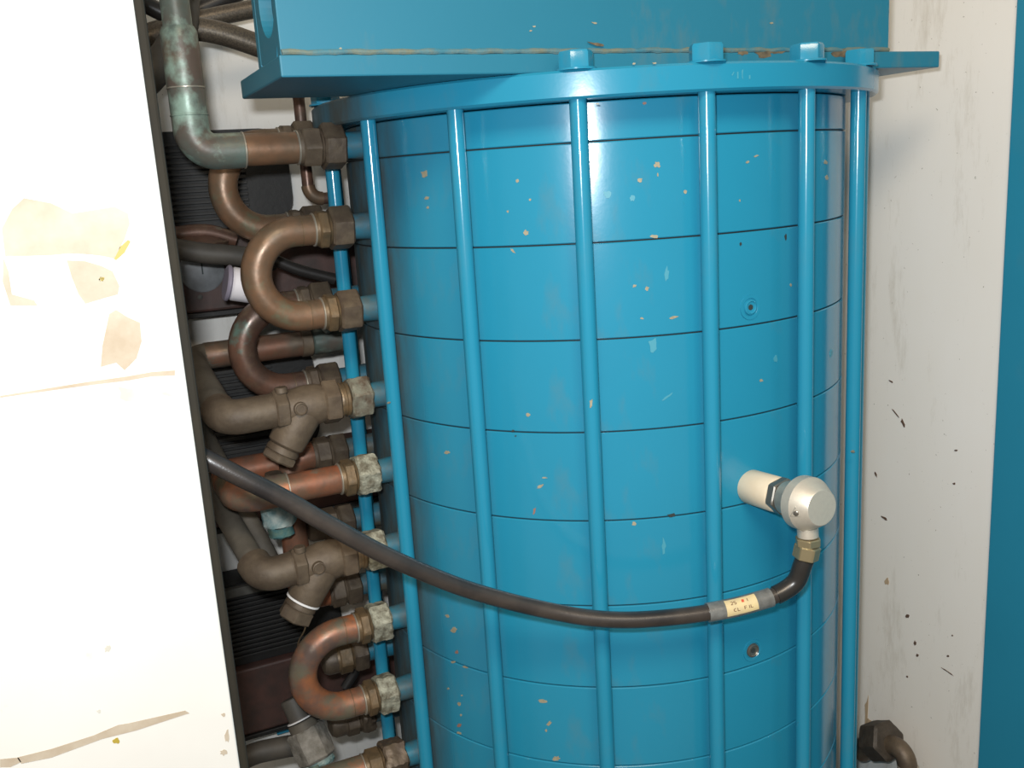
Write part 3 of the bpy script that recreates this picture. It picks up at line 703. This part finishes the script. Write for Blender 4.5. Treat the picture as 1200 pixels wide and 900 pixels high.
obj('hose_tube', MB().sweep(HP, RH, 20), M_hose, hs)
def seg_between(xa, xb):
    out = []
    for p in HP[3:]:
        v = p - CAM; X = v.dot(Rt)/v.dot(Fv)*FPX + 600
        if xa <= X <= xb: out.append(p)
    return out
# crimp sleeve after the nut
i0 = 2
obj('crimp_sleeve', MB().sweep([p for p in HP[2:26]], .0077, 24), simple('black_crimp', (.03, .028, .026), .3, .3), hs)
def resample(xa, xb, n=14):
    P = seg_between(xa-60, xb+60); out = []
    for k in range(n+1):
        X = xb + (xa - xb)*k/n
        best = None
        for i in range(len(P)-1):
            va, vb = P[i]-CAM, P[i+1]-CAM; X0 = va.dot(Rt)/va.dot(Fv)*FPX+600; X1 = vb.dot(Rt)/vb.dot(Fv)*FPX+600
            if X1 <= X <= X0: t_ = (X0-X)/(X0-X1); best = P[i].lerp(P[i+1], t_)
        if best is not None: out.append(best)
    return out
slv = obj('clear_sleeve', MB().sweep(resample(829, 903), .0079, 28), M_sleeve, hs)
# label wrapped on the camera-facing side of the sleeve
LP = resample(848, 884, 16)
def lab(s, a, r):   # s along 0..1 from left, a angle round the hose (0 = facing out)
    q = (1-s) * (len(LP)-1); i = min(int(q), len(LP)-2); p = LP[i].lerp(LP[i+1], q-i); T = (LP[i]-LP[i+1]).normalized()
    out = (CAM - p); out = (out - T*out.dot(T)).normalized(); up = T.cross(out); up = up if up.z > 0 else -up
    return p + (out*cos(a) + up*sin(a)) * r
def labpatch(polys, r0, r1):
    mb = MB()
    for pl in polys:
        n = len(pl); mb.add([lab(s, a, r1) for s, a in pl] + [lab(s, a, r0) for s, a in pl], [tuple(range(n))[::-1]] + [(i, (i+1) % n, (i+1) % n+n, i+n) for i in range(n)])
    return mb
polys = []
for i in range(12):
    for j in range(10):
        s0, s1 = i/12, (i+1)/12; a0, a1 = -.85 + 1.75*j/10, -.85 + 1.75*(j+1)/10
        polys.append([(s0, a0), (s1, a0), (s1, a1), (s0, a1)])
lb = obj('cream_label', labpatch(polys, .0078, .0082), M_label, hs, smooth=0)
def stroke(x0, y0, x1, y1, w=.012):
    dx, dy = x1-x0, y1-y0; L = hypot(dx, dy*.35) or 1; nx, ny = -dy*.35/L*w, dx/L*w*2.4
    if abs(dx) < 1e-6: nx, ny = w, 0
    return [(x0-nx, y0-ny), (x1-nx, y1-ny), (x1+nx, y1+ny), (x0+nx, y0+ny)]
ink = []
def glyph(ch, x, y, w=.055, h=.30):
    G = {'Z': [(0,1,1,1),(1,1,0,0),(0,0,1,0)], 'S': [(1,1,0,1),(0,1,0,.5),(0,.5,1,.5),(1,.5,1,0),(1,0,0,0)], '2': [(0,1,1,1),(1,1,1,.5),(1,.5,0,0),(0,0,1,0)],
         '5': [(1,1,0,1),(0,1,0,.5),(0,.5,1,.45),(1,.45,.9,0),(.9,0,0,0)], 'C': [(1,1,0,.8),(0,.8,0,.2),(0,.2,1,0)], 'R': [(0,0,0,1),(0,1,1,.9),(1,.9,1,.6),(1,.6,0,.5),(.3,.5,1,0)],
         '1': [(.5,0,.5,1)], 'B': [(0,0,0,1),(0,1,1,.8),(1,.8,0,.5),(0,.5,1,.3),(1,.3,0,0)], 'u': [(0,.7,0,0),(0,0,1,0),(1,.7,1,0)], 'F': [(0,0,0,1),(0,1,1,1),(0,.5,.8,.5)], 'L': [(0,1,0,0),(0,0,1,0)]}
    return [stroke(x+a*w, y+b*h, x+c*w, y+d*h) for a, b, c, d in G[ch]]
for ch, x, y in (('2', .17, .28), ('5', .28, .28), ('C', .22, -.42), ('L', .34, -.42), ('1', .68, .28), ('F', .56, -.42), ('1', .68, -.42), ('L', .76, -.42)): ink += glyph(ch, x, y, .065)
sub('label_writing', labpatch(ink, .0081, .00835), M_ink, lb, smooth=0, kind='stuff')
sub('red_label_mark', labpatch([[(.52, .30), (.60, .28), (.61, .58), (.53, .60)]], .0081, .00835), M_inkred, lb, smooth=0)

# ---------------------------------------------------------------- fitting at the foot of the wall, right
t = thing('wall_elbow', 'dark brown pipe elbow with hexagon nut low on the wall right of vessel', 'fitting', atU(1040, 880, .30))
UF = .300
M_fit = simple('dark_fitting', (.055, .045, .035), .6, .2, (.03, .025, .02), 60, .001)
obj('hexagon_nut', MB().cyl(atU(1022, 868, UF), atU(1043, 868, UF + .0), .0215, 48, .003, True, .0006, .5, 2, segs=5), M_fit, t, smooth=28)
obj('elbow', MB().sweep(bent([atU(1040, 872, UF), atU(1060, 876, UF), atU(1067, 925, UF)], .015, 8), .0112, 20), M_nut, t)
ringat(t, atU(1064, 898, UF), Vector((0, 0, 1)), .0116)
obj('stub', MB().cyl(atU(1008, 880, UF), atU(1024, 872, UF), .014, 24, .002), M_nut, t)
q = atU(1067, 923, UF)
obj('drop_tube', MB().cyl(q, Vector((q.x, q.y, .001)), .0108, 18), M_nut, t)

# tidy up
for o in S.objects:
    if '_b' in o: del o['_b']
    if o.type == 'MESH':
        pass
